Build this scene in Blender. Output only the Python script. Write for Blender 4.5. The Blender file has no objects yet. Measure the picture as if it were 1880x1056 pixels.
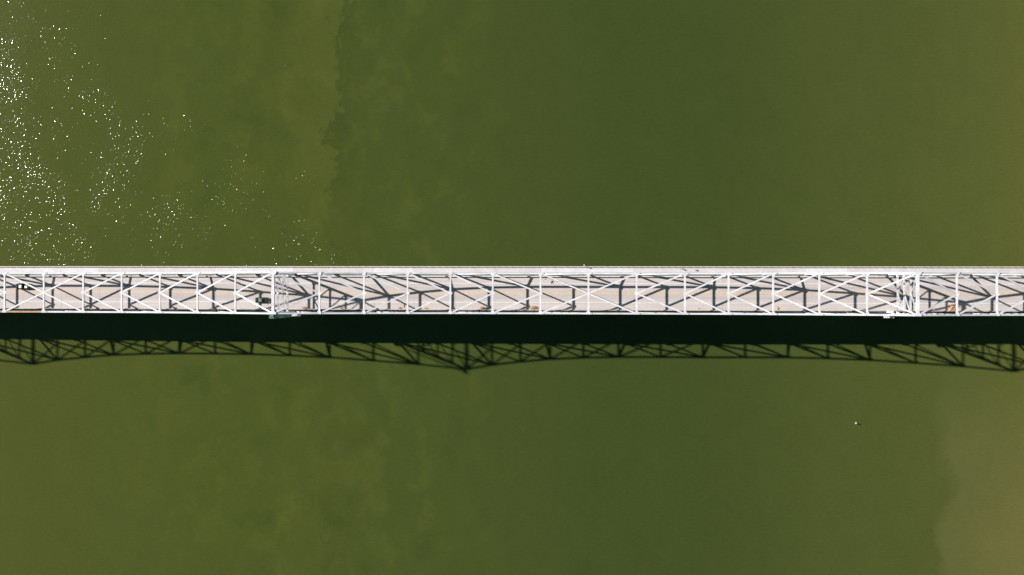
import bpy, bmesh, math, random
import numpy as np
from mathutils import Vector, Matrix
random.seed(7)
C = bpy.context.scene.collection
sc = bpy.context.scene

# ---------------------------------------------------------------- camera, sky, sun, exposure
CAM_H = 300.0
ty, tx, tz = -0.048, -0.0054, -0.0018
R = Matrix.Rotation(tz, 3, 'Z') @ Matrix.Rotation(tx, 3, 'X') @ Matrix.Rotation(ty, 3, 'Y')
cam = bpy.data.cameras.new('camera'); cam_o = bpy.data.objects.new('camera', cam); C.objects.link(cam_o)
cam.sensor_width = 36; cam.lens = 1460/1880*36; cam.clip_end = 20000; cam.clip_start = 1
cam_o.matrix_world = Matrix.Translation((0, 0, CAM_H)) @ R.transposed().to_4x4()
sc.camera = cam_o

SUN = Vector((-1.177, 0.4567, 1.0)).normalized()
w = bpy.data.worlds.new('World'); sc.world = w; w.use_nodes = True
nt = w.node_tree; nt.nodes.clear()
sky = nt.nodes.new('ShaderNodeTexSky'); sky.sky_type = 'NISHITA'; sky.sun_disc = False
sky.sun_elevation = math.asin(SUN.z); sky.sun_rotation = math.atan2(SUN.x, SUN.y)
sky.air_density = 1.0; sky.dust_density = 0.6; sky.ozone_density = 1.0
bg = nt.nodes.new('ShaderNodeBackground'); bg.inputs[1].default_value = 0.036
out = nt.nodes.new('ShaderNodeOutputWorld')
tint = nt.nodes.new('ShaderNodeMix'); tint.data_type = 'RGBA'; tint.blend_type = 'MULTIPLY'
tint.inputs['Factor'].default_value = 1; tint.inputs['B'].default_value = (.44, .86, .80, 1)
nt.links.new(sky.outputs[0], tint.inputs['A']); nt.links.new(tint.outputs['Result'], bg.inputs[0]); nt.links.new(bg.outputs[0], out.inputs[0])
sl = bpy.data.lights.new('sun', 'SUN'); sl.energy = 5.0; sl.angle = math.radians(0.85); sl.color = (1, .965, .92)
so = bpy.data.objects.new('sun', sl); C.objects.link(so); so.location = (-300, 120, 400)
so.rotation_euler = (-SUN).to_track_quat('-Z', 'Y').to_euler()
sc.view_settings.view_transform = 'Standard'; sc.view_settings.look = 'None'
sc.view_settings.gamma = 1; sc.view_settings.use_curve_mapping = False
sc.view_settings.exposure = 0.48
sc.render.engine = 'CYCLES'
sc.cycles.use_denoising = True
sc.cycles.max_bounces = 5; sc.cycles.diffuse_bounces = 3
sc.cycles.sample_clamp_indirect = 3

# ---------------------------------------------------------------- layout of the bridge
X0, P1, P2, P3 = -88.8592, 13.9799, 15.7464, 13.8989
YN, YS = 6.07, -7.08
HM = [20.32, 16.55, 13.79, 11.48, 10.16, 9.51, 9.46, 9.5]       # main span truss heights over the road
HA = [20.32, 16.53, 13.79, 11.44, 10.17, 9.41, 9.37]            # side spans
K0, K1 = -17, 21
ZB = -1.75                                                       # bottom chord axis below the road
def kx(k):
    if k < 0: return X0 + P3*k
    if k <= 5: return X0 + P1*k
    if k <= 9: return X0 + 5*P1 + (k-5)*P2
    if k <= 14: return X0 + P1*(k-4) + 4*P2
    return X0 + 10*P1 + 4*P2 + (k-14)*P3
def kh(k):
    if 0 <= k <= 14: return HM[min(k, 14-k)]
    m = (-k if k < 0 else k-14) % 12
    return HA[min(m, 12-m)]
def dz(x):
    return 28.3154 - 0.5085*x/100 - 0.5066*(x/100)**2
XA, XB = kx(K0)-4, kx(K1)+4
def unproj(u, v, h=0.0, water=False):
    """pixel of the 1880x1056 photograph -> point on the water or h above the road"""
    d = R.transposed() @ Vector(((u-940)/1460, (528-v)/1460, -1))
    z = 0.0 if water else 28.0 + h
    for _ in range(4):
        t = (z-CAM_H)/d.z; x, y = d.x*t, d.y*t
        if not water: z = dz(x)+h
    return Vector((x, y, z))

# ---------------------------------------------------------------- materials
def mat(name, col, rough=.6, metal=0, var=.12, scale=.6, grime=None, grime_amt=.0, emis=None):
    m = bpy.data.materials.new(name); m.use_nodes = True
    n = m.node_tree; L = n.links; b = n.nodes['Principled BSDF']
    b.inputs['Roughness'].default_value = rough; b.inputs['Metallic'].default_value = metal
    g = n.nodes.new('ShaderNodeNewGeometry')
    t = n.nodes.new('ShaderNodeTexNoise'); t.inputs['Scale'].default_value = scale; t.inputs['Detail'].default_value = 5
    L.new(g.outputs['Position'], t.inputs['Vector'])
    r = n.nodes.new('ShaderNodeMapRange'); r.inputs['From Min'].default_value = .3; r.inputs['From Max'].default_value = .7
    r.inputs['To Min'].default_value = 1-var; r.inputs['To Max'].default_value = 1+var*.5
    L.new(t.outputs[0], r.inputs['Value'])
    mx = n.nodes.new('ShaderNodeVectorMath'); mx.operation = 'SCALE'; mx.inputs[0].default_value = col
    L.new(r.outputs[0], mx.inputs['Scale'])
    last = mx.outputs[0]
    if grime:
        t2 = n.nodes.new('ShaderNodeTexNoise'); t2.inputs['Scale'].default_value = 1.7; t2.inputs['Detail'].default_value = 8
        t2.inputs['Roughness'].default_value = .7
        L.new(g.outputs['Position'], t2.inputs['Vector'])
        r2 = n.nodes.new('ShaderNodeMapRange'); r2.inputs['From Min'].default_value = .56; r2.inputs['From Max'].default_value = .74
        r2.inputs['To Max'].default_value = grime_amt; L.new(t2.outputs[0], r2.inputs['Value'])
        x = n.nodes.new('ShaderNodeMix'); x.data_type = 'RGBA'; x.inputs['B'].default_value = (*grime, 1)
        L.new(r2.outputs[0], x.inputs['Factor']); L.new(last, x.inputs['A']); last = x.outputs['Result']
    L.new(last, b.inputs['Base Color'])
    return m
M = dict(
    steel=mat('white_steel_paint', (.675, .655, .685), .55, 0, .2, .35, (.34, .24, .16), .5),
    steel2=mat('weathered_steel_paint', (.62, .64, .66), .6, 0, .2, .5, (.30, .18, .10), .5),
    steel3=mat('shade_grey_steel', (.42, .42, .44), .65, 0, .2, .5, (.25, .16, .10), .5),  # shade on the upper bottom chord put into a greyer base colour
    green=mat('green_grey_shaded_steel', (.13, .24, .22), .6, 0, .2, 1.5),  # shaded tint of the ladder steel put into its colour
    primer=mat('orange_primer_steel', (.50, .27, .15), .7, 0, .35, .7, (.62, .46, .26), .8),
    dark=mat('dark_opening', (.02, .025, .025), .9),
    hole=mat('hole_grey', (.06, .08, .09), .9),
    cream=mat('cream_concrete', (.60, .54, .44), .8, 0, .15, .8),
    kerb=mat('kerb_concrete', (.56, .545, .52), .8, 0, .2, .9, (.22, .18, .13), .6),
    skerb=mat('stained_kerb_concrete', (.42, .41, .36), .85, 0, .35, .9, (.12, .10, .06), .9),
    pier=mat('pier_concrete', (.36, .35, .32), .85, 0, .25, .3, (.12, .11, .09), .6),
    rail=mat('rail_metal', (.42, .36, .31), .6, 0, .25, 2.0, (.25, .13, .07), .5),
    white=mat('lane_paint_white', (.74, .70, .67), .7, 0, .2, 1.4, (.50, .46, .43), .8),
    yellow=mat('lane_paint_yellow', (.62, .43, .23), .7, 0, .18, 1.2, (.54, .47, .40), .8),
    carpaint=mat('dark_olive_car_paint', (.050, .056, .045), .25, .3, .1, 1),
    blackpaint=mat('black_car_paint', (.02, .02, .022), .25, .2, .1, 1),
    glass=mat('tinted_car_glass', (.012, .02, .018), .08),
    tyre=mat('tyre_rubber', (.02, .02, .02), .9),
    rim=mat('alloy_rim', (.45, .45, .46), .35, .8),
    lamp=mat('lamp_lens', (.72, .72, .66), .2),
    tail=mat('tail_lamp_lens', (.35, .02, .02), .3),
    chrome=mat('pale_trim', (.6, .56, .42), .35, .4),
    load=mat('white_load', (.70, .72, .74), .5, 0, .2, 3),
    roofgrey=mat('grey_green_car_roof', (.15, .17, .155), .35, .1),
    orange=mat('safety_orange', (.72, .30, .11), .6, 0, .15, 4),
    debris=mat('dry_brown_debris', (.50, .29, .10), .9, 0, .6, 3),
    debris2=mat('pale_tan_debris', (.60, .46, .28), .9, 0, .4, 3),
    buoy=mat('buoy_white', (.38, .41, .33), .5, 0, .1, 3),
    skin=mat('skin', (.42, .26, .18), .6), hair=mat('dark_hair', (.03, .02, .015), .8),
    shirt=mat('tan_cloth', (.55, .34, .18), .8), trouser=mat('dark_cloth', (.04, .05, .08), .8),
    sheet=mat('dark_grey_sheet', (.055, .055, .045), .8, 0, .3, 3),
)

# ---------------------------------------------------------------- helpers
def tag(o, label=None, cat=None, group=None, kind=None):
    if label: o['label'] = label
    if cat: o['category'] = cat
    if group: o['group'] = group
    if kind: o['kind'] = kind
    return o
def empty(name, loc=(0, 0, 0), parent=None):
    o = bpy.data.objects.new(name, None); C.objects.link(o); o.location = loc
    if parent: o.parent = parent
    return o
class MB:
    def __init__(s): s.v = []; s.f = []
    def add(s, vs, fs):
        b = len(s.v); s.v += [tuple(v) for v in vs]; s.f += [tuple(i+b for i in f) for f in fs]
    def box(s, c, h, mtx=None):
        vs = [Vector((c[0]+i*h[0], c[1]+j*h[1], c[2]+k*h[2])) for i in (-1, 1) for j in (-1, 1) for k in (-1, 1)]
        if mtx: vs = [mtx @ v for v in vs]
        s.add(vs, [(0, 1, 3, 2), (4, 6, 7, 5), (0, 4, 5, 1), (2, 3, 7, 6), (0, 2, 6, 4), (1, 5, 7, 3)])
        return s
    def bar(s, p, q, wd, dp, side=None, ofs=(0, 0), trim=(0, 0)):
        """rectangular bar p->q; wd across the side axis, dp across the other"""
        p, q = Vector(p), Vector(q); a = (q-p).normalized(); L = (q-p).length
        p = p+a*trim[0]; q = q-a*trim[1]; L = (q-p).length
        up = Vector((0, 0, 1)) if side is None else Vector(side).cross(a)
        if side is None:
            sd = up.cross(a)
            if sd.length < 1e-4: sd = Vector((0, 1, 0))
            sd.normalize()
        else:
            sd = (Vector(side)-a*Vector(side).dot(a)).normalized()
        up = a.cross(sd).normalized()
        m = Matrix((a, sd, up)).transposed()
        o = (p+q)/2 + sd*ofs[0] + up*ofs[1]
        s.box((0, 0, 0), (L/2, wd/2, dp/2), Matrix.Translation(o) @ m.to_4x4())
        return s
    def tube(s, pts, r, n=6):
        pts = [Vector(p) for p in pts]; rings = []
        for i, p in enumerate(pts):
            a = (pts[min(i+1, len(pts)-1)]-pts[max(i-1, 0)]).normalized()
            t = Vector((0, 0, 1)) if abs(a.z) < .9 else Vector((1, 0, 0))
            u = a.cross(t).normalized(); v = a.cross(u)
            rr = r[i] if isinstance(r, (list, tuple)) else r
            rings.append([p+u*rr*math.cos(2*math.pi*j/n)+v*rr*math.sin(2*math.pi*j/n) for j in range(n)])
        vs = [v for g in rings for v in g]; fs = []
        for i in range(len(rings)-1):
            for j in range(n):
                fs.append((i*n+j, i*n+(j+1) % n, (i+1)*n+(j+1) % n, (i+1)*n+j))
        fs += [tuple(range(n))[::-1], tuple(range((len(rings)-1)*n, len(rings)*n))]
        s.add(vs, fs); return s
    def build(s, name, m, parent=None, smooth=False):
        v = np.array(s.v); c = (v.min(0)+v.max(0))/2
        me = bpy.data.meshes.new(name); me.from_pydata([tuple(p-c) for p in v], [], s.f)
        bm = bmesh.new(); bm.from_mesh(me); bmesh.ops.recalc_face_normals(bm, faces=bm.faces); bm.to_mesh(me); bm.free()
        me.materials.append(m)
        if smooth: me.polygons.foreach_set('use_smooth', [True]*len(me.polygons))
        o = bpy.data.objects.new(name, me); C.objects.link(o)
        pl = Vector((0, 0, 0))
        if parent:
            o.parent = parent; q = parent
            while q: pl = pl+Vector(q.location); q = q.parent
        o.location = Vector(c)-pl
        return o
def node(k, side, top):
    x = kx(k); return Vector((x, YN if side > 0 else YS, dz(x)+(kh(k) if top else ZB)))
YC = (YN+YS)/2

# ---------------------------------------------------------------- water
def water():
    S = 7000
    me = bpy.data.meshes.new('water'); me.from_pydata([(-S, -S, 0), (S, -S, 0), (S, S, 0), (-S, S, 0)], [], [(0, 1, 2, 3)])
    o = bpy.data.objects.new('water', me); C.objects.link(o); tag(o, kind='structure')
    m = bpy.data.materials.new('river_water'); m.use_nodes = True; me.materials.append(m)
    n = m.node_tree; L = n.links; n.nodes.clear()
    def N(t, **kw):
        x = n.nodes.new('ShaderNode'+t)
        for k, v in kw.items(): setattr(x, k, v)
        return x
    def val(s, v):
        if hasattr(v, 'links') or hasattr(v, 'is_linked'): L.new(v, s)
        else: s.default_value = v
    def math_(op, a, b=0.0, c=0.0, clamp=False):
        x = N('Math', operation=op, use_clamp=clamp); val(x.inputs[0], a); val(x.inputs[1], b); val(x.inputs[2], c); return x.outputs[0]
    def mr(v, a, b, c=0.0, d=1.0, smooth=True):
        x = N('MapRange', interpolation_type='SMOOTHSTEP' if smooth else 'LINEAR')
        val(x.inputs['Value'], v); val(x.inputs['From Min'], a); val(x.inputs['From Max'], b); val(x.inputs['To Min'], c); val(x.inputs['To Max'], d)
        return x.outputs[0]
    def noise(scale, detail=3, rough=.5, dist=0.0, sx=1.0, sy=1.0, off=0.0):
        mp = N('Mapping'); L.new(geo.outputs['Position'], mp.inputs['Vector'])
        mp.inputs['Scale'].default_value = (sx, sy, 1); mp.inputs['Location'].default_value = (off, off*.7, 0)
        x = N('TexNoise'); L.new(mp.outputs[0], x.inputs['Vector']); x.inputs['Scale'].default_value = scale
        x.inputs['Detail'].default_value = detail; x.inputs['Roughness'].default_value = rough; x.inputs['Distortion'].default_value = dist
        return x.outputs[0]
    def mixc(f, a, b):
        x = N('Mix', data_type='RGBA'); val(x.inputs['Factor'], f)
        for s, v in ((x.inputs['A'], a), (x.inputs['B'], b)):
            if isinstance(v, tuple): s.default_value = (*v, 1)
            else: L.new(v, s)
        return x.outputs['Result']
    geo = N('NewGeometry'); sep = N('SeparateXYZ'); L.new(geo.outputs['Position'], sep.inputs[0])
    X, Y = sep.outputs[0], sep.outputs[1]
    K = 1/1.45
    def srgb(r, g, b):
        f = lambda c: ((c/255+.055)/1.055)**2.4 if c/255 > .04045 else c/255/12.92
        return (f(r)*K, f(g)*K, f(b)*K)
    # suspended silt: broad bands across the river, wandering with low-frequency noise
    wob = math_('MULTIPLY', math_('SUBTRACT', noise(.012, 2, .5, 0, 1, .5), .5), 26)
    Xw = math_('ADD', X, wob)
    ramp = N('ValToRGB'); cr = ramp.color_ramp
    stops = [(-240, (90, 94, 45)), (-195, (85, 92, 41)), (-130, (80, 90, 39)), (-88, (79, 88, 38)), (-60, (77, 88, 40)), (-15, (74, 85, 39)),
             (3, (73, 84, 39)), (18, (70, 81, 38)), (60, (71, 82, 38)), (95, (78, 88, 42)), (130, (84, 92, 44)), (158, (90, 97, 48)), (178, (102, 103, 50))]
    cr.elements[0].position = 0; cr.elements[0].color = (*srgb(*stops[0][1]), 1)
    cr.elements[1].position = 1; cr.elements[1].color = (*srgb(*stops[-1][1]), 1)
    for xx, c in stops[1:-1]:
        e = cr.elements.new((xx+240)/425); e.color = (*srgb(*c), 1)
    L.new(mr(Xw, -240, 185, smooth=False), ramp.inputs[0])
    col = ramp.outputs[0]
    # billowing clouds of silt west of the middle
    bil = noise(.075, 8, .6, .25, 1, .8, 31)
    mask = math_('MULTIPLY', mr(X, -190, -130), mr(X, 0, -60))
    col = mixc(math_('MULTIPLY', math_('MULTIPLY', mr(bil, .48, .66), mask), .38), col, srgb(96, 101, 44))
    col = mixc(math_('MULTIPLY', math_('MULTIPLY', mr(bil, .46, .33), mask), .32), col, srgb(66, 80, 36))
    # plume with a ragged sharp eastern edge
    rag = math_('ADD', math_('MULTIPLY', math_('SUBTRACT', noise(.045, 9, .62, .8, 1, .8, 3), .5), 30),
                math_('MULTIPLY', math_('SUBTRACT', noise(.16, 6, .6, 1.5, 1, .8, 9), .5), 22))
    e1 = math_('ADD', math_('ADD', math_('ADD', X, 4.0), math_('MULTIPLY', Y, -.035)), rag)
    fadeY = math_('MAXIMUM', mr(Y, 18, 48), math_('MULTIPLY', mr(Y, -30, -70), .35))
    plume = math_('MULTIPLY', mr(e1, -104, -88), mr(e1, -79.5, -82.5))
    col = mixc(math_('MULTIPLY', math_('MULTIPLY', plume, fadeY), .42), col, srgb(96, 102, 46))
    lee = math_('MULTIPLY', mr(e1, -82.5, -80.2), mr(e1, -72, -80))
    col = mixc(math_('MULTIPLY', math_('MULTIPLY', lee, fadeY), .28), col, srgb(62, 76, 35))
    # brown water on the far bank's side, south of the bridge
    e2 = math_('ADD', math_('ADD', X, math_('MULTIPLY', Y, .03)), math_('MULTIPLY', math_('SUBTRACT', noise(.028, 7, .6, .5, 1, .8, 70), .5), 38))
    pm = math_('MULTIPLY', mr(e2, 141, 147), mr(Y, -22, -62))
    col = mixc(math_('MULTIPLY', pm, .6), col, srgb(107, 108, 61))
    pm2 = math_('MULTIPLY', mr(e2, 142, 196), mr(Y, -30, -100))
    col = mixc(math_('MULTIPLY', pm2, .72), col, srgb(126, 115, 66))
    # fine mottling
    fine = noise(1.1, 6, .75, .3, .5, 1.5, 5)
    mid = noise(.1, 5, .6, .6, 1, .8, 15)
    sc_ = math_('ADD', mr(fine, .3, .7, 0.91, 1.09, False), mr(mid, .3, .7, -.035, .035, False))
    vm = N('VectorMath', operation='SCALE'); L.new(col, vm.inputs[0]); L.new(sc_, vm.inputs['Scale'])
    dif = N('BsdfDiffuse'); L.new(vm.outputs[0], dif.inputs['Color'])
    # wind ripples tilt the shiny surface; the sun glitters where a facet faces it
    gust = mr(noise(.026, 4, .6, .8, 1.2, .9, 44), .40, .62, .70, 1.06)
    # the wind is freshest along the bridge's upstream side and dies in its lee
    gust = math_('MULTIPLY', gust, math_('ADD', mr(Y, 105, 8, .52, 1.26, False), mr(Y, 2, -12, 0, -.36)))
    gust = math_('MULTIPLY', gust, mr(X, -200, -90, 1.0, 1.36, False))
    gust = math_('MULTIPLY', gust, mr(X, -196, -207, .96, 1.3, False))
    h1 = noise(.95, 2, .5, .2, 1.15, .8, 2)
    h2 = noise(2.4, 1, .5, 0, 1, 1, 8)
    hh = math_('ADD', math_('MULTIPLY', h1, WAVE[0]), math_('MULTIPLY', h2, WAVE[1]))
    hh = math_('MULTIPLY', hh, gust)
    bp = N('Bump'); bp.inputs['Strength'].default_value = 1; bp.inputs['Distance'].default_value = 1
    L.new(hh, bp.inputs['Height'])
    gl = N('BsdfGlossy'); gl.inputs['Roughness'].default_value = WAVE[2]; L.new(bp.outputs[0], gl.inputs['Normal'])
    fr = N('Fresnel'); fr.inputs['IOR'].default_value = 1.33
    mx = N('MixShader'); L.new(fr.outputs[0], mx.inputs[0]); L.new(dif.outputs[0], mx.inputs[1]); L.new(gl.outputs[0], mx.inputs[2])
    o_ = N('OutputMaterial'); L.new(mx.outputs[0], o_.inputs['Surface'])
    return o
WAVE = (0.149, 0.050, 0.08)
water()

# ---------------------------------------------------------------- roadway and pavement
def strip(name, y0, y1, z0, z1, m, parent=None, xa=XA, xb=XB, step=7.0):
    """a long slab following the deck's curve"""
    n = max(2, int((xb-xa)/step)); b = MB(); vs = []
    for i in range(n+1):
        x = xa+(xb-xa)*i/n; z = dz(x)
        vs += [(x, y0, z+z0), (x, y1, z+z0), (x, y1, z+z1), (x, y0, z+z1)]
    fs = []
    for i in range(n):
        a = i*4; c = a+4
        for j in range(4): fs.append((a+j, a+(j+1) % 4, c+(j+1) % 4, c+j))
    fs += [(0, 1, 2, 3), (n*4+3, n*4+2, n*4+1, n*4)]
    b.add(vs, fs); return b.build(name, m, parent)

def road_mat():
    m = bpy.data.materials.new('worn_road_concrete'); m.use_nodes = True
    n = m.node_tree; L = n.links; b = n.nodes['Principled BSDF']; b.inputs['Roughness'].default_value = .85
    g = n.nodes.new('ShaderNodeNewGeometry')
    def noise(sx, sy, scale, det, ro=.55):
        mp = n.nodes.new('ShaderNodeMapping'); mp.inputs['Scale'].default_value = (sx, sy, 1); L.new(g.outputs['Position'], mp.inputs[0])
        t = n.nodes.new('ShaderNodeTexNoise'); t.inputs['Scale'].default_value = scale; t.inputs['Detail'].default_value = det
        t.inputs['Roughness'].default_value = ro; L.new(mp.outputs[0], t.inputs['Vector']); return t.outputs[0]
    def mr(v, a, b_, c, d):
        x = n.nodes.new('ShaderNodeMapRange'); L.new(v, x.inputs['Value'])
        for i, q in zip(('From Min', 'From Max', 'To Min', 'To Max'), (a, b_, c, d)): x.inputs[i].default_value = q
        return x.outputs[0]
    def mul(a, b_):
        x = n.nodes.new('ShaderNodeMath'); x.operation = 'MULTIPLY'; L.new(a, x.inputs[0]); L.new(b_, x.inputs[1]); return x.outputs[0]
    streak = mr(noise(.02, 1.6, 1, 4), .32, .68, .90, 1.06)
    blot = mr(noise(1, 1, .12, 5), .3, .7, .94, 1.05)
    grain = mr(noise(1, 1, 2.2, 4, .7), .3, .7, .95, 1.05)
    # oil-darkened middle of each travel lane
    sp = n.nodes.new('ShaderNodeSeparateXYZ'); L.new(g.outputs['Position'], sp.inputs[0])
    rp = n.nodes.new('ShaderNodeValToRGB'); rp.color_ramp.interpolation = 'EASE'
    y0, y1 = -6.2, 5.2
    lane = [(-6.2, .93), (-5.4, 1.0), (-3.6, 1.0), (-2.6, .96), (-2.0, .88), (-1.2, .93), (-.3, 1.0), (.6, .95), (1.3, .88), (2.0, .96), (2.9, 1), (4.6, 1.0), (5.2, .94)]
    rp.color_ramp.elements[0].color = (.93,)*3+(1,); rp.color_ramp.elements[1].color = (.94,)*3+(1,)
    for yy, c in lane[1:-1]:
        e = rp.color_ramp.elements.new((yy-y0)/(y1-y0)); e.color = (c, c, c, 1)
    L.new(mr(sp.outputs[1], y0, y1, 0, 1), rp.inputs[0])
    s = mul(mul(mul(streak, blot), grain), rp.outputs[0])
    v = n.nodes.new('ShaderNodeVectorMath'); v.operation = 'SCALE'; v.inputs[0].default_value = (.505, .442, .425); L.new(s, v.inputs['Scale'])
    L.new(v.outputs[0], b.inputs['Base Color'])
    return m
M['road'] = road_mat()
M['walk'] = mat('pavement_concrete', (.56, .525, .525), .85, 0, .12, .25)
M['walk2'] = mat('pale_pavement_concrete', (.62, .59, .61), .85, 0, .12, .25)
road = strip('road', -6.42, 5.55, -.45, 0, M['road']); tag(road, kind='structure')
strip('edge_line', 2.80, 2.96, .004, .012, M['white'], road)
strip('edge_line', -3.73, -3.57, .004, .012, M['white'], road)
strip('centre_line', -.47, -.25, .004, .012, M['yellow'], road)
strip('centre_line', -.13, .09, .004, .012, M['yellow'], road)
# expansion joints of the road, one at every panel point
for k in range(K0, K1+1):
    x = kx(k)+.3
    MB().box((x, -.43, dz(x)+.005), (.05, 5.5, .004)).build('expansion_joint', M['skerb'], road)

pav = empty('pavement'); tag(pav, kind='structure')
for k in range(K0-1, K1+1):
    a = kx(k) if k >= K0 else XA; b = kx(k+1) if k < K1 else XB
    strip('slab', 6.62, 8.70, -.08, .14+random.uniform(-.006, .006), M['walk2'] if random.random() < .35 else M['walk'], pav, a+.02, b-.02, 4)

# ---------------------------------------------------------------- the bridge
br = empty('truss_bridge', (kx(7), YC, 0))
tag(br, 'long white steel through truss bridge on concrete piers crossing green river', 'bridge')
for s, Y in ((1, YN), (-1, YS)):
    for k in range(K0, K1):
        p, q = node(k, s, True), node(k+1, s, True)
        m = M['primer'] if (s < 0 and k < -6) else M['steel']
        ch = MB().bar(p, q, .52, .58, trim=(.02, .02)).build('top_chord', m, br)
        if m is M['primer']: ch['label'] = 'top chord panel still in rusty orange primer'
        a = (q-p).normalized()
        for d in (1.25,):
            c = p+a*d; mt = Matrix.Translation(c+Vector((0, .0, .292))) @ Matrix((a, Vector((0, 1, 0)), a.cross(Vector((0, 1, 0))))).transposed().to_4x4()
            MB().box((0, 0, 0), (.24, .12, .006), mt).build('access_hole', M['hole'], ch)
        p, q = node(k, s, False), node(k+1, s, False)
        MB().bar(p, q, .62, .6, trim=(.02, .02)).build('bottom_chord', M['steel3'] if s > 0 else M['steel2'], br)
        # Warren diagonals meet the top chord at odd points
        if k % 2 == 0: p, q = node(k, s, False), node(k+1, s, True)
        else: p, q = node(k, s, True), node(k+1, s, False)
        a = (q-p).normalized(); mb = MB()
        mb.bar(p, q, .05, .55, ofs=(.22, 0), trim=(.5, .5)).bar(p, q, .05, .55, ofs=(-.22, 0), trim=(.5, .5)).bar(p, q, .38, .05, trim=(.6, .6))
        mb.build('diagonal', M['steel'], br)
    for k in range(K0, K1+1):
        tw = (k % 12 == 0 and k <= 0) or k == 14
        p, q = node(k, s, False), node(k, s, True)
        wd = .8 if tw else .42
        mb = MB()
        if tw: mb.bar(p, q, .62, wd, side=(0, 1, 0), trim=(.32, .26))
        else:
            mb.bar(p, q, .05, wd, side=(0, 1, 0), ofs=(.22, 0), trim=(.32, .26)).bar(p, q, .05, wd, side=(0, 1, 0), ofs=(-.22, 0), trim=(.32, .26))
            mb.bar(p, q, .38, .06, side=(0, 1, 0), trim=(.32, .26))
        mb.build('post', M['steel'], br)
        # gusset plates hugging the chords
        big = 1.25 if k % 2 else .85
        if tw: big = 1.5
        g = MB()
        for sy in (-1, 1):
            y = q.y+sy*.275
            g.add([(q.x-big, y-.012, q.z-.35), (q.x+big, y-.012, q.z-.35), (q.x+big*.55, y-.012, q.z-big*1.0), (q.x-big*.55, y-.012, q.z-big*1.0), (q.x-big, y-.012, q.z+.22), (q.x+big, y-.012, q.z+.22),
                   (q.x-big, y+.012, q.z-.35), (q.x+big, y+.012, q.z-.35), (q.x+big*.55, y+.012, q.z-big*1.0), (q.x-big*.55, y+.012, q.z-big*1.0), (q.x-big, y+.012, q.z+.22), (q.x+big, y+.012, q.z+.22)],
                  [(4, 5, 1, 0), (0, 1, 2, 3), (10, 6, 7, 11), (6, 9, 8, 7), (0, 3, 9, 6), (3, 2, 8, 9), (2, 1, 7, 8), (1, 5, 11, 7), (5, 4, 10, 11), (4, 0, 6, 10)])
        g.build('gusset_plate', M['steel'], br)
        g = MB()
        for sy in (-1, 1): g.box((p.x, p.y+sy*.335, p.z+.35), (1.0, .012, .75))
        g.build('gusset_plate', M['steel2'] if s < 0 else M['steel'], br)
        # flat plate on top tying the lateral bracing to the chord
        li = -s
        b = MB(); zt = q.z+.302; yi = q.y+li*.85
        lx = .72 if not tw else 1.15
        b.add([(q.x-lx, q.y-li*.28, zt), (q.x+lx, q.y-li*.28, zt), (q.x+lx*.9, q.y+li*.28, zt), (q.x+.4, yi, zt), (q.x-.4, yi, zt), (q.x-lx*.9, q.y+li*.28, zt)]+
              [(q.x-lx, q.y-li*.28, zt+.02), (q.x+lx, q.y-li*.28, zt+.02), (q.x+lx*.9, q.y+li*.28, zt+.02), (q.x+.4, yi, zt+.02), (q.x-.4, yi, zt+.02), (q.x-lx*.9, q.y+li*.28, zt+.02)],
              [(0, 1, 2, 3, 4, 5), (11, 10, 9, 8, 7, 6)]+[(i, (i+1) % 6, (i+1) % 6+6, i+6) for i in range(6)])
        b.build('lateral_plate', M['steel'], br)
def kdir(k):
    """+1: bracing runs from the centre of strut k to the ends of strut k+1"""
    if -6 <= k <= -1 or 7 <= k <= 13 or k < -12 or k >= 20: return 1
    return -1
for k in range(K0, K1+1):
    tw = (k % 12 == 0 and k <= 0) or k == 14
    p, q = node(k, -1, True), node(k, 1, True)
    wd, dp = (.86, .62) if tw else (.54, .4)
    MB().bar(p, q, wd, dp, trim=(.36, .36)).build('top_strut', M['steel'], br)
    MB().box((p.x, YC, (p.z+q.z)/2+dp/2+.008), (.62, .42, .007)).build('lateral_plate', M['steel'], br)
    if k < K1:
        c0, c1 = kx(k), kx(k+1); z0, z1 = dz(c0)+kh(k), dz(c1)+kh(k+1)
        for s, Y in ((1, YN), (-1, YS)):
            if kdir(k) > 0: a, b = Vector((c0, YC, z0)), Vector((c1, Y, z1))
            else: a, b = Vector((c0, Y, z0)), Vector((c1, YC, z1))
            MB().bar(a, b, .50, .28, ofs=(0, .03), trim=(.75, .75)).build('lateral_brace', M['steel'], br)
    # floor system under the road
    x = kx(k); z = dz(x)
    MB().box((x, YC, z-1.2), (.22, 6.2, .7)).build('floor_beam', M['steel2'], br)
    b = MB()
    b.add([(x-.12, 6.4, z-.12), (x+.12, 6.4, z-.12), (x+.12, 8.6, z-.12), (x-.12, 8.6, z-.12), (x-.12, 6.4, z-1.3), (x+.12, 6.4, z-1.3), (x+.12, 8.6, z-.4), (x-.12, 8.6, z-.4)],
          [(0, 1, 2, 3), (4, 7, 6, 5), (0, 4, 5, 1), (1, 5, 6, 2), (2, 6, 7, 3), (3, 7, 4, 0)])
    b.build('pavement_bracket', M['steel2'], br)
    if k < K1:
        a, b = kx(k), kx(k+1)
        for s in (1, -1):
            MB().bar((a, s*5.6+YC, dz(a)-1.95), (b, -s*5.6+YC, dz(b)-1.95), .3, .2, ofs=(0, -.12*s), trim=(.5, .5)).build('bottom_lateral_brace', M['steel2'], br)
for y in (-5.2, -2.8, -.4, 2.0, 4.4):
    strip('stringer', y-.12, y+.12, -1.1, -.47, M['steel2'], br)
strip('fascia_beam', 8.45, 8.62, -.45, -.09, M['steel2'], br)

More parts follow.
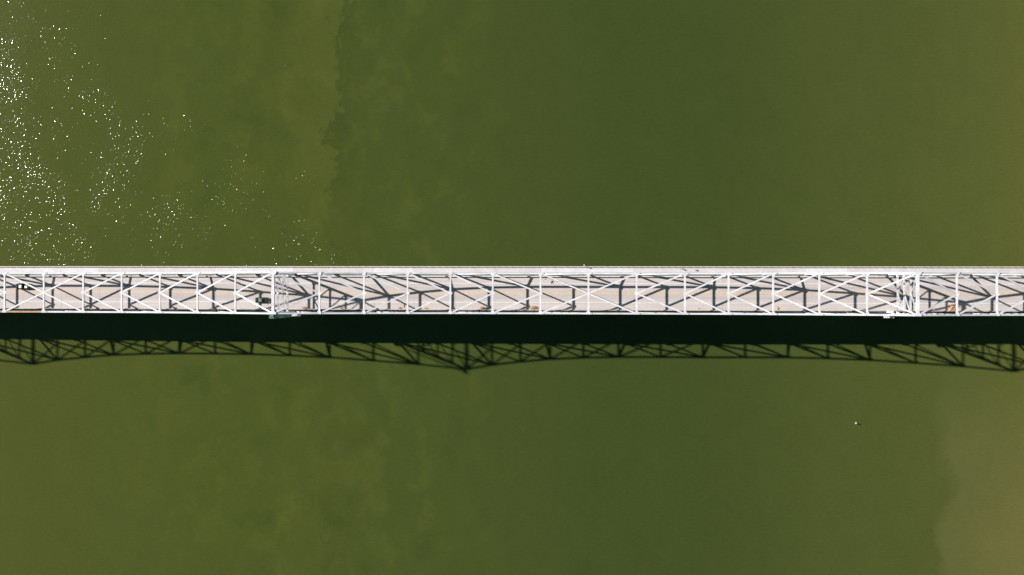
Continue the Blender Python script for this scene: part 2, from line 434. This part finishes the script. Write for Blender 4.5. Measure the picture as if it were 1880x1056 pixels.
# kerbs, parapet and the pavement's railing
strip('road_barrier', 5.08, 5.42, .004, .82, M['kerb'], br)
strip('road_barrier', -6.34, -6.05, .004, .50, M['skerb'], br)
strip('parapet', 8.46, 8.73, .15, .42, M['cream'], br)
rl = empty('railing', (kx(7), 8.58, dz(kx(7)))); tag(rl, 'thin metal pipe railing standing on the outer parapet of the pavement', 'railing')
strip('handrail', 8.56, 8.62, 1.12, 1.18, M['cream'], rl)
strip('middle_rail', 8.57, 8.61, .78, .82, M['cream'], rl)
b = MB(); x = XA+1
while x < XB:
    b.box((x, 8.59, dz(x)+.78), (.05, .04, .36)); x += 2.3
o = b.build('upright', M['rail'], rl); o['kind'] = 'stuff'
# posts with a steel rail on the southern kerb
rs = empty('guardrail', (kx(7), -6.2, dz(kx(7)))); tag(rs, 'low steel guardrail along the kerb beside the lower truss', 'guardrail')
strip('rail', -6.30, -6.22, .74, .90, M['rail'], rs)
b = MB(); x = XA+1
while x < XB:
    b.box((x, -6.24, dz(x)+.66), (.09, .09, .16)); x += 2.6
o = b.build('upright', M['rail'], rs); o['kind'] = 'stuff'
# white strip and random white bars: sunlit patches put onto the lower bottom chord
strip('white_strip', YS-.05, YS+.13, ZB+.31, ZB+.45, M['steel'], br)
for k in range(K0, K1):
    if random.random() < .8:
        a = kx(k)+random.uniform(1.2, 6); l = random.uniform(1.5, 4.5)
        MB().bar((a, YS+.05, dz(a)+ZB+.5), (a+l, YS+.05, dz(a+l)+ZB+.5), .34, .1).build('sunlit_patch', M['steel'], br)

# ---- tower sway frames
def double(p, q, wd, m, parent, name, gap=.34):
    mb = MB()
    mb.bar(p, q, .08, wd, ofs=(gap/2, 0), side=(1, 0, 0), trim=(.3, .3)).bar(p, q, .08, wd, ofs=(-gap/2, 0), side=(1, 0, 0), trim=(.3, .3))
    d = (q-p); n = int(d.length/2.2)
    for i in range(1, n):
        c = p+d*i/n; mb.bar(c-d.normalized()*.1, c+d.normalized()*.1, gap-.08, .04, side=(1, 0, 0))
    return mb.build(name, m, parent)
for k in (-12, 0, 14):
    sf = empty('sway_frame', (0, 0, 0), br); sf.location = (kx(k)-kx(7), 0, dz(kx(k)))
    x = kx(k); z0 = dz(x); H = kh(k); lev = [.30*H, .54*H, .77*H, H]
    yi, yj = YS+.4, YN-.4
    for i in range(3):
        zl = z0+lev[i]
        double(Vector((x, yi, zl)), Vector((x, yj, zl)), .34, M['steel'], sf, 'sway_strut')
        zu = z0+lev[i+1]-.35
        for yy in (yi, yj):
            double(Vector((x, yy, zu)), Vector((x, YC, zl+.2)), .2, M['steel'], sf, 'sway_brace', .2)
        MB().box((x, YC, zl+.25), (.36, .5, .012)).build('sway_plate', M['steel'], sf)
        for s in (-1, 1): MB().box((x, YC+s*(6.1), zl), (.34, .5, .3)).build('sway_plate', M['steel'], sf)

# ---- ladder on the first tower and platforms at the tower feet
x = kx(0); z0 = dz(x)
lad = empty('ladder', (0, 0, 0), br); lad.location = (x-kx(7), YS-YC-.9, z0)
yl = YS-.95
b = MB()
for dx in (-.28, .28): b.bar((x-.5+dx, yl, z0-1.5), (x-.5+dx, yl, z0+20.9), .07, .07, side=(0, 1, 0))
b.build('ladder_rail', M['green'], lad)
b = MB(); zz = z0-1
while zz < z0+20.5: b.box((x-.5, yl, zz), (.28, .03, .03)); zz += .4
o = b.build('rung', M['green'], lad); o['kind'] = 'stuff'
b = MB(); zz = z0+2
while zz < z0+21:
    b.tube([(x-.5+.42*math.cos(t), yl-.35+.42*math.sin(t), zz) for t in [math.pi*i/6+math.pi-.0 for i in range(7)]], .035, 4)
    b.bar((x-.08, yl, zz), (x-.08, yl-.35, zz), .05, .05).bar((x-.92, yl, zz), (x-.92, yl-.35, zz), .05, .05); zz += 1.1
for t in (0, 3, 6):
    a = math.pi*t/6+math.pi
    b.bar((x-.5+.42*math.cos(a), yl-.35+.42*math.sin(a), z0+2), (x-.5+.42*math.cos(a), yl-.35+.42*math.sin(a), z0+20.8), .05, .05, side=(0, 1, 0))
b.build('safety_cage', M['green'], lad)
def platform(x, y0, y1, z, lx, name, parent, m):
    pf = empty(name, (0, 0, 0), parent); pf.location = (x-kx(7), (y0+y1)/2-YC, z)
    MB().box((x, (y0+y1)/2, z), (lx, abs(y1-y0)/2, .05)).build('platform_floor', m, pf)
    b = MB()
    ym = min(y0, y1)
    for zz in (.55, 1.05):
        b.bar((x-lx, ym+.04, z+zz), (x+lx, ym+.04, z+zz), .05, .05)
        for sx in (-1, 1): b.bar((x+sx*(lx-.03), y0, z+zz), (x+sx*(lx-.03), y1, z+zz), .05, .05)
    n = int(lx*2/1.2)+1
    for i in range(n+1): b.box((x-lx+.04+(2*lx-.08)*i/n, ym+.04, z+.55), (.03, .03, .5))
    b.build('platform_rail', m, pf)
    MB().bar((x-lx*.6, YS-.3, z-1.2), (x-lx*.6, ym+.2, z-.08), .12, .12).bar((x+lx*.6, YS-.3, z-1.2), (x+lx*.6, ym+.2, z-.08), .12, .12).build('platform_bracket', m, pf)
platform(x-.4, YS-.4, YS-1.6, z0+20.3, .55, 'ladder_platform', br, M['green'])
platform(x+.4, YS-.35, YS-1.55, z0-2.2, 1.5, 'pier_platform', br, M['steel'])
x = kx(14); z0 = dz(x)
platform(x+.4, YS-.35, YS-1.55, z0-2.2, 1.5, 'pier_platform', br, M['steel'])
MB().box((x-.5, YS+.6, z0+1.3), (.75, .45, 1.1)).build('control_cabinet', M['steel'], br)
# lamp on a short arm over the parapet, seen from above as a white dot
p = unproj(1072, 489.2, .4)
MB().tube([(p.x, 8.62, p.z), (p.x, 8.72, p.z+1.6), (p.x, 9.0, p.z+1.8)], .05).box((p.x, 9.02, p.z+1.84), (.2, .2, .09)).build('navigation_lamp', M['steel'], br)

# ---- concrete piers
for k in (-12, 0, 14):
    x = kx(k); z = dz(x)+ZB-.45
    pr = empty('bridge_pier', (0, 0, 0), br); pr.location = (x-kx(7), 0, 0)
    for y in (YN-.1, YS+.35):
        b = MB(); n = 12; vs = []
        for (zz, r) in ((-4, 1.7), (z-2.4, 1.15)):
            vs += [(x+r*math.cos(2*math.pi*i/n), y+r*.8*math.sin(2*math.pi*i/n), zz) for i in range(n)]
        b.add(vs, [(i, (i+1) % n, n+(i+1) % n, n+i) for i in range(n)]+[tuple(range(n))[::-1], tuple(range(n, 2*n))])
        b.build('pier_shaft', M['pier'], pr)
        MB().box((x, y, z+.1), (.6, .5, .1)).build('bearing', M['steel2'], pr)
    MB().box((x, YC, z-1.2), (1.5, 7.4, 1.19)).build('pier_cap', M['pier'], pr)
    MB().box((x, YC, 7), (.7, 6.0, 7.5)).build('pier_wall', M['pier'], pr)

# ---------------------------------------------------------------- vehicles
def loft(stations, n=14, sq=.55):
    """stations: (x, halfwidth, z_low, z_high) -> closed rounded shell"""
    b = MB(); vs = []
    for (x, hw, zl, zh) in stations:
        for j in range(n):
            t = 2*math.pi*(j+.5)/n; c, s = math.cos(t), math.sin(t)
            vs.append((x, hw*math.copysign(abs(c)**sq, c), (zl+zh)/2+(zh-zl)/2*math.copysign(abs(s)**sq, s)))
    fs = []
    m = len(stations)
    for i in range(m-1):
        for j in range(n): fs.append((i*n+j, i*n+(j+1) % n, (i+1)*n+(j+1) % n, (i+1)*n+j))
    fs += [tuple(range(n))[::-1], tuple(range((m-1)*n, m*n))]
    b.add(vs, fs); return b
def wheels(root, xs, y, r=.33):
    for x in xs:
        for s in (-1, 1):
            t = MB().tube([(x, s*y-.11, r), (x, s*y+.11, r)], r, 16).build('wheel', M['tyre'], root)
            MB().tube([(x, s*y-.12, r), (x, s*y+.12, r)], r*.6, 10).build('rim', M['rim'], t)
def place(root, p, ang):
    root.location = p; root.rotation_euler = (0, math.asin(0), ang)
# sedan, heading right (+x)
car = empty('sedan_car')
tag(car, 'dark olive sedan driving in lower lane just left of the first tower', 'car')
loft([(-2.42, .62, .42, .80), (-2.36, .76, .32, .98), (-2.1, .88, .25, 1.04), (-1.2, .92, .22, 1.02), (0, .93, .22, .99), (1.1, .92, .22, .96), (1.7, .90, .24, .90), (2.1, .84, .28, .80), (2.34, .72, .32, .70), (2.44, .52, .36, .60)]).build('body', M['carpaint'], car, True)
cab = loft([(-1.85, .62, .9, 1.0), (-1.15, .66, .9, 1.38), (-.5, .68, .9, 1.45), (.2, .67, .9, 1.43), (.95, .70, .9, 1.0)], sq=.6).build('window', M['glass'], car, True)
loft([(-1.12, .56, 1.36, 1.42), (-.8, .62, 1.40, 1.475), (-.1, .62, 1.40, 1.475), (.2, .56, 1.36, 1.45)], sq=.6).build('roof', M['roofgrey'], car, True)
for s in (-1, 1):
    MB().box((2.33, s*.55, .62), (.08, .16, .07)).build('headlight', M['lamp'], car)
    MB().box((-2.38, s*.58, .84), (.05, .16, .07)).build('tail_light', M['tail'], car)
    MB().box((.62, s*.99, .98), (.1, .1, .07)).build('mirror', M['carpaint'], car)
    MB().bar((.95, s*.62, 1.0), (.22, s*.56, 1.42), .06, .05).build('pillar', M['carpaint'], car)
    MB().bar((-1.85, s*.56, 1.0), (-1.12, s*.54, 1.40), .08, .05).build('pillar', M['carpaint'], car)
MB().box((-2.0, .15, 1.055), (.14, .4, .012)).build('boot_highlight', M['lamp'], car)  # white highlight on the boot lid, added as a thin pale box
wheels(car, (-1.45, 1.45), .84)
place(car, unproj(481.8, 551.2, .7)-Vector((0, 0, .7)), 0)
# pickup, heading left
pk = empty('pickup_truck')
tag(pk, 'black pickup truck with white load and pale trim in upper lane at far left', 'pickup truck')
loft([(-2.3, .90, .45, 1.05), (-2.25, .96, .40, 1.10), (.0, .97, .38, 1.12), (1.3, .96, .38, 1.12), (2.0, .92, .42, 1.05), (2.3, .80, .45, .95)], sq=.35).build('body', M['blackpaint'], pk, True)
for s in (-1, 1): MB().box((-1.35, s*.90, 1.22), (.92, .05, .13)).build('bed_side', M['blackpaint'], pk)
MB().box((-2.27, 0, 1.2), (.06, .86, .16)).build('tailgate', M['chrome'], pk)
MB().box((-1.35, 0, 1.13), (.85, .84, .015)).build('bed_floor', M['blackpaint'], pk)
loft([(-.45, .74, 1.0, 1.2), (-.35, .76, 1.0, 1.82), (.7, .76, 1.0, 1.80), (1.3, .78, 1.0, 1.15)], sq=.45).build('window', M['glass'], pk, True)
loft([(-.36, .70, 1.76, 1.86), (-.2, .74, 1.76, 1.90), (.55, .74, 1.76, 1.88), (.7, .68, 1.74, 1.82)], sq=.4).build('roof', M['load'], pk, True)
MB().box((2.12, -.35, 1.06), (.16, .5, .03)).build('bonnet_trim', M['chrome'], pk)
for s in (-1, 1):
    MB().box((2.24, s*.66, .86), (.08, .16, .09)).build('headlight', M['lamp'], pk)
    MB().box((1.0, s*1.03, 1.2), (.1, .1, .09)).build('mirror', M['blackpaint'], pk)
wheels(pk, (-1.45, 1.5), .86, .38)
place(pk, unproj(41.5, 525.3, .8)-Vector((0, 0, .8)), math.pi)
crate = MB().box((0, 0, 0), (.42, .38, .28)).box((0, 0, .29), (.45, .41, .03)).build('crate', M['chrome'])
crate.location = pk.location+Vector((1.75, -.3, 1.44))
tag(crate, 'small pale crate in the bed of the black pickup truck', 'crate')

# ---------------------------------------------------------------- things lying on the deck
def debris(u, v, lx, ly, h, m, n, label, name='debris_heap'):
    p = unproj(u, v, 0); b = MB()
    for i in range(n):
        r = random.random()**.6; t = random.uniform(0, 2*math.pi)
        x, y = lx*r*math.cos(t), ly*r*math.sin(t); z = h*(1-r)*random.uniform(.3, 1)+.03
        s = random.uniform(.06, .2); a = random.uniform(0, 3.14); tl = random.uniform(-.6, .6)
        mt = Matrix.Translation((x, y, z)) @ Matrix.Rotation(a, 4, 'Z') @ Matrix.Rotation(tl, 4, 'Y')
        b.box((0, 0, 0), (s, s*random.uniform(.3, .7), .02), mt)
    nn = 14
    vs = [(0, 0, h*.8)]+[(lx*.85*math.cos(2*math.pi*i/nn)*random.uniform(.8, 1.1), ly*.85*math.sin(2*math.pi*i/nn)*random.uniform(.8, 1.1), .01) for i in range(nn)]
    b.add(vs, [(0, 1+i, 1+(i+1) % nn) for i in range(nn)])
    o = b.build(name, m); o.location = p+Vector((0, 0, h*.5))
    tag(o, label, 'debris', 'heaps of debris along the lower kerb'); return o
debris(981, 565.2, 1.45, .62, .55, M['debris'], 150, 'largest heap of orange brown debris by lower kerb near mid bridge')
debris(1427, 566, .75, .7, .5, M['debris2'], 70, 'pale tan debris heap at the lower kerb right of mid span')
debris(559, 565.3, .95, .35, .2, M['debris'], 70, 'thin brown debris heap at kerb just right of the first tower')
debris(735, 565.8, .8, .3, .2, M['debris'], 50, 'low reddish debris heap at kerb below the first yellowish shadow node')
debris(741.5, 561, .25, .8, .3, M['debris2'], 40, 'narrow upright tan debris streak reaching into the lower shoulder')
debris(783, 566, .9, .2, .15, M['debris'], 40, 'flat reddish debris line along kerb between two shadow struts')
debris(885.5, 565.3, .7, .33, .3, M['debris'], 60, 'mustard brown debris heap left of a dark node shadow')
debris(627, 565.2, .7, .3, .2, M['debris'], 40, 'rusty debris heap under the tower shadow by the lower kerb')
debris(1283, 566.3, .5, .16, .12, M['debris2'], 24, 'small tan debris smear at kerb right of the centre panels')
debris(1000, 511.6, .75, .3, .15, M['debris2'], 40, 'tan debris scatter beside the upper barrier near mid bridge')
# thin dark rectangle with a small white block beside the upper lane
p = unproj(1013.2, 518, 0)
sh = empty('dark_rectangle', p); tag(sh, 'thin dark board with white foot lying askew in the upper shoulder', 'rectangle')
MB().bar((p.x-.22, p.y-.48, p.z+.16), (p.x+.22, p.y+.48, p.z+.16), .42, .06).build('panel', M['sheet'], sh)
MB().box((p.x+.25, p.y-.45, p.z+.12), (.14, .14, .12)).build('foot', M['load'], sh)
# orange work trailer near the right end
p = unproj(1748.6, 566.4, .6); p.z -= .6
ot = empty('generator', p); tag(ot, 'bright orange generator box standing by the lower kerb at far right', 'generator')
b = loft([(-.56, .80, .25, 1.0), (-.5, .88, .2, 1.12), (.5, .88, .2, 1.12), (.56, .8, .25, 1.0)], sq=.35); b.v = [(v[0]+p.x, v[1]+p.y, v[2]+p.z) for v in b.v]
b.build('housing', M['orange'], ot)
MB().box((p.x+.62, p.y+.35, p.z+.85), (.12, .25, .12)).build('control_panel', M['load'], ot)
MB().tube([(p.x-.2, p.y-.3, p.z+1.1), (p.x-.2, p.y-.3, p.z+1.4)], .06, 8).build('exhaust', M['dark'], ot)
for sx in (-1, 1): MB().box((p.x+sx*.4, p.y, p.z+.11), (.07, .75, .1)).build('skid', M['dark'], ot)

# ---------------------------------------------------------------- pedestrian on the pavement
def person(p, ang):
    root = empty('person', p)
    J = {'pelvis': (0, 0, .95), 'chest': (0, 0, 1.3), 'neck': (0, 0, 1.5), 'head': (.02, 0, 1.64), 'crown': (.02, 0, 1.74),
         'shl': (0, .19, 1.43), 'ell': (-.12, .24, 1.17), 'hal': (.05, .25, .95), 'shr': (0, -.19, 1.43), 'elr': (.1, -.24, 1.17), 'har': (.28, -.22, 1.05),
         'hil': (0, .1, .9), 'knl': (.18, .1, .52), 'anl': (.15, .1, .1), 'tol': (.33, .1, .05), 'hir': (0, -.1, .9), 'knr': (.0, -.1, .5), 'anr': (-.25, -.1, .12), 'tor': (-.1, -.1, .05)}
    Rr = {'pelvis': .15, 'chest': .16, 'neck': .06, 'head': .1, 'crown': .08, 'shl': .07, 'shr': .07, 'ell': .05, 'elr': .05, 'hal': .035, 'har': .035,
          'hil': .1, 'hir': .1, 'knl': .065, 'knr': .065, 'anl': .045, 'anr': .045, 'tol': .04, 'tor': .04}
    E_ = [('pelvis', 'chest'), ('chest', 'neck'), ('neck', 'head'), ('head', 'crown'), ('chest', 'shl'), ('shl', 'ell'), ('ell', 'hal'), ('chest', 'shr'), ('shr', 'elr'), ('elr', 'har'),
          ('pelvis', 'hil'), ('hil', 'knl'), ('knl', 'anl'), ('anl', 'tol'), ('pelvis', 'hir'), ('hir', 'knr'), ('knr', 'anr'), ('anr', 'tor')]
    ks = list(J); me = bpy.data.meshes.new('body'); me.from_pydata([J[k] for k in ks], [(ks.index(a), ks.index(b)) for a, b in E_], [])
    o = bpy.data.objects.new('body', me); C.objects.link(o); o.parent = root
    sm = o.modifiers.new('skin', 'SKIN')
    for i, k in enumerate(ks):
        me.skin_vertices[0].data[i].radius = (Rr[k], Rr[k]); me.skin_vertices[0].data[i].use_root = (k == 'pelvis')
    o.modifiers.new('sub', 'SUBSURF').levels = 1
    o.modifiers['sub'].render_levels = 1
    me.materials.append(M['shirt'])
    MB().tube([(0, 0, 1.66), (.0, 0, 1.72), (0, 0, 1.79)], [.115, .11, .05], 10).build('hair', M['hair'], root)
    for s in (-1, 1):
        kk = 'l' if s > 0 else 'r'
        a, b, c = Vector(J['hi'+kk]), Vector(J['kn'+kk]), Vector(J['an'+kk])
        MB().tube([a, b, c], [.125, .085, .07], 8).build('trouser_leg', M['trouser'], root)
    root.rotation_euler = (0, 0, ang); return root
for_p = unproj(1250.5, 493.2, .14)
pe = person(for_p, .2)
tag(pe, 'person in tan top walking on the pavement right of mid bridge', 'person')
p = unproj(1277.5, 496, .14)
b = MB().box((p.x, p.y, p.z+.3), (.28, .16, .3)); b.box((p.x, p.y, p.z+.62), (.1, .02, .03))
tag(b.build('shadow_marker', M['rail']), 'small brown bag for a detached shadow on the pavement right of the walking person', 'marker')  # small box added in place of a detached shadow mark

# ---------------------------------------------------------------- buoy on the river
p = unproj(1571.6, 777, 0, True)
bu = empty('buoy', p); tag(bu, 'small white buoy floating on green water below the bridge shadow', 'buoy')
prof = [(.0, -.3), (.3, -.25), (.42, 0), (.38, .3), (.24, .55), (.14, .95), (.05, 1.2), (0, 1.22)]
n = 14; vs = []; fs = []
for r, z in prof: vs += [(p.x+max(r, .002)*math.cos(2*math.pi*i/n), p.y+max(r, .002)*math.sin(2*math.pi*i/n), z) for i in range(n)]
for a in range(len(prof)-1): fs += [(a*n+i, a*n+(i+1) % n, (a+1)*n+(i+1) % n, (a+1)*n+i) for i in range(n)]
b = MB(); b.add(vs, fs); b.build('float', M['buoy'], bu, True)
MB().tube([(p.x, p.y, 1.15), (p.x, p.y, 1.5)], .15, 8).build('top_mark', M['dark'], bu)
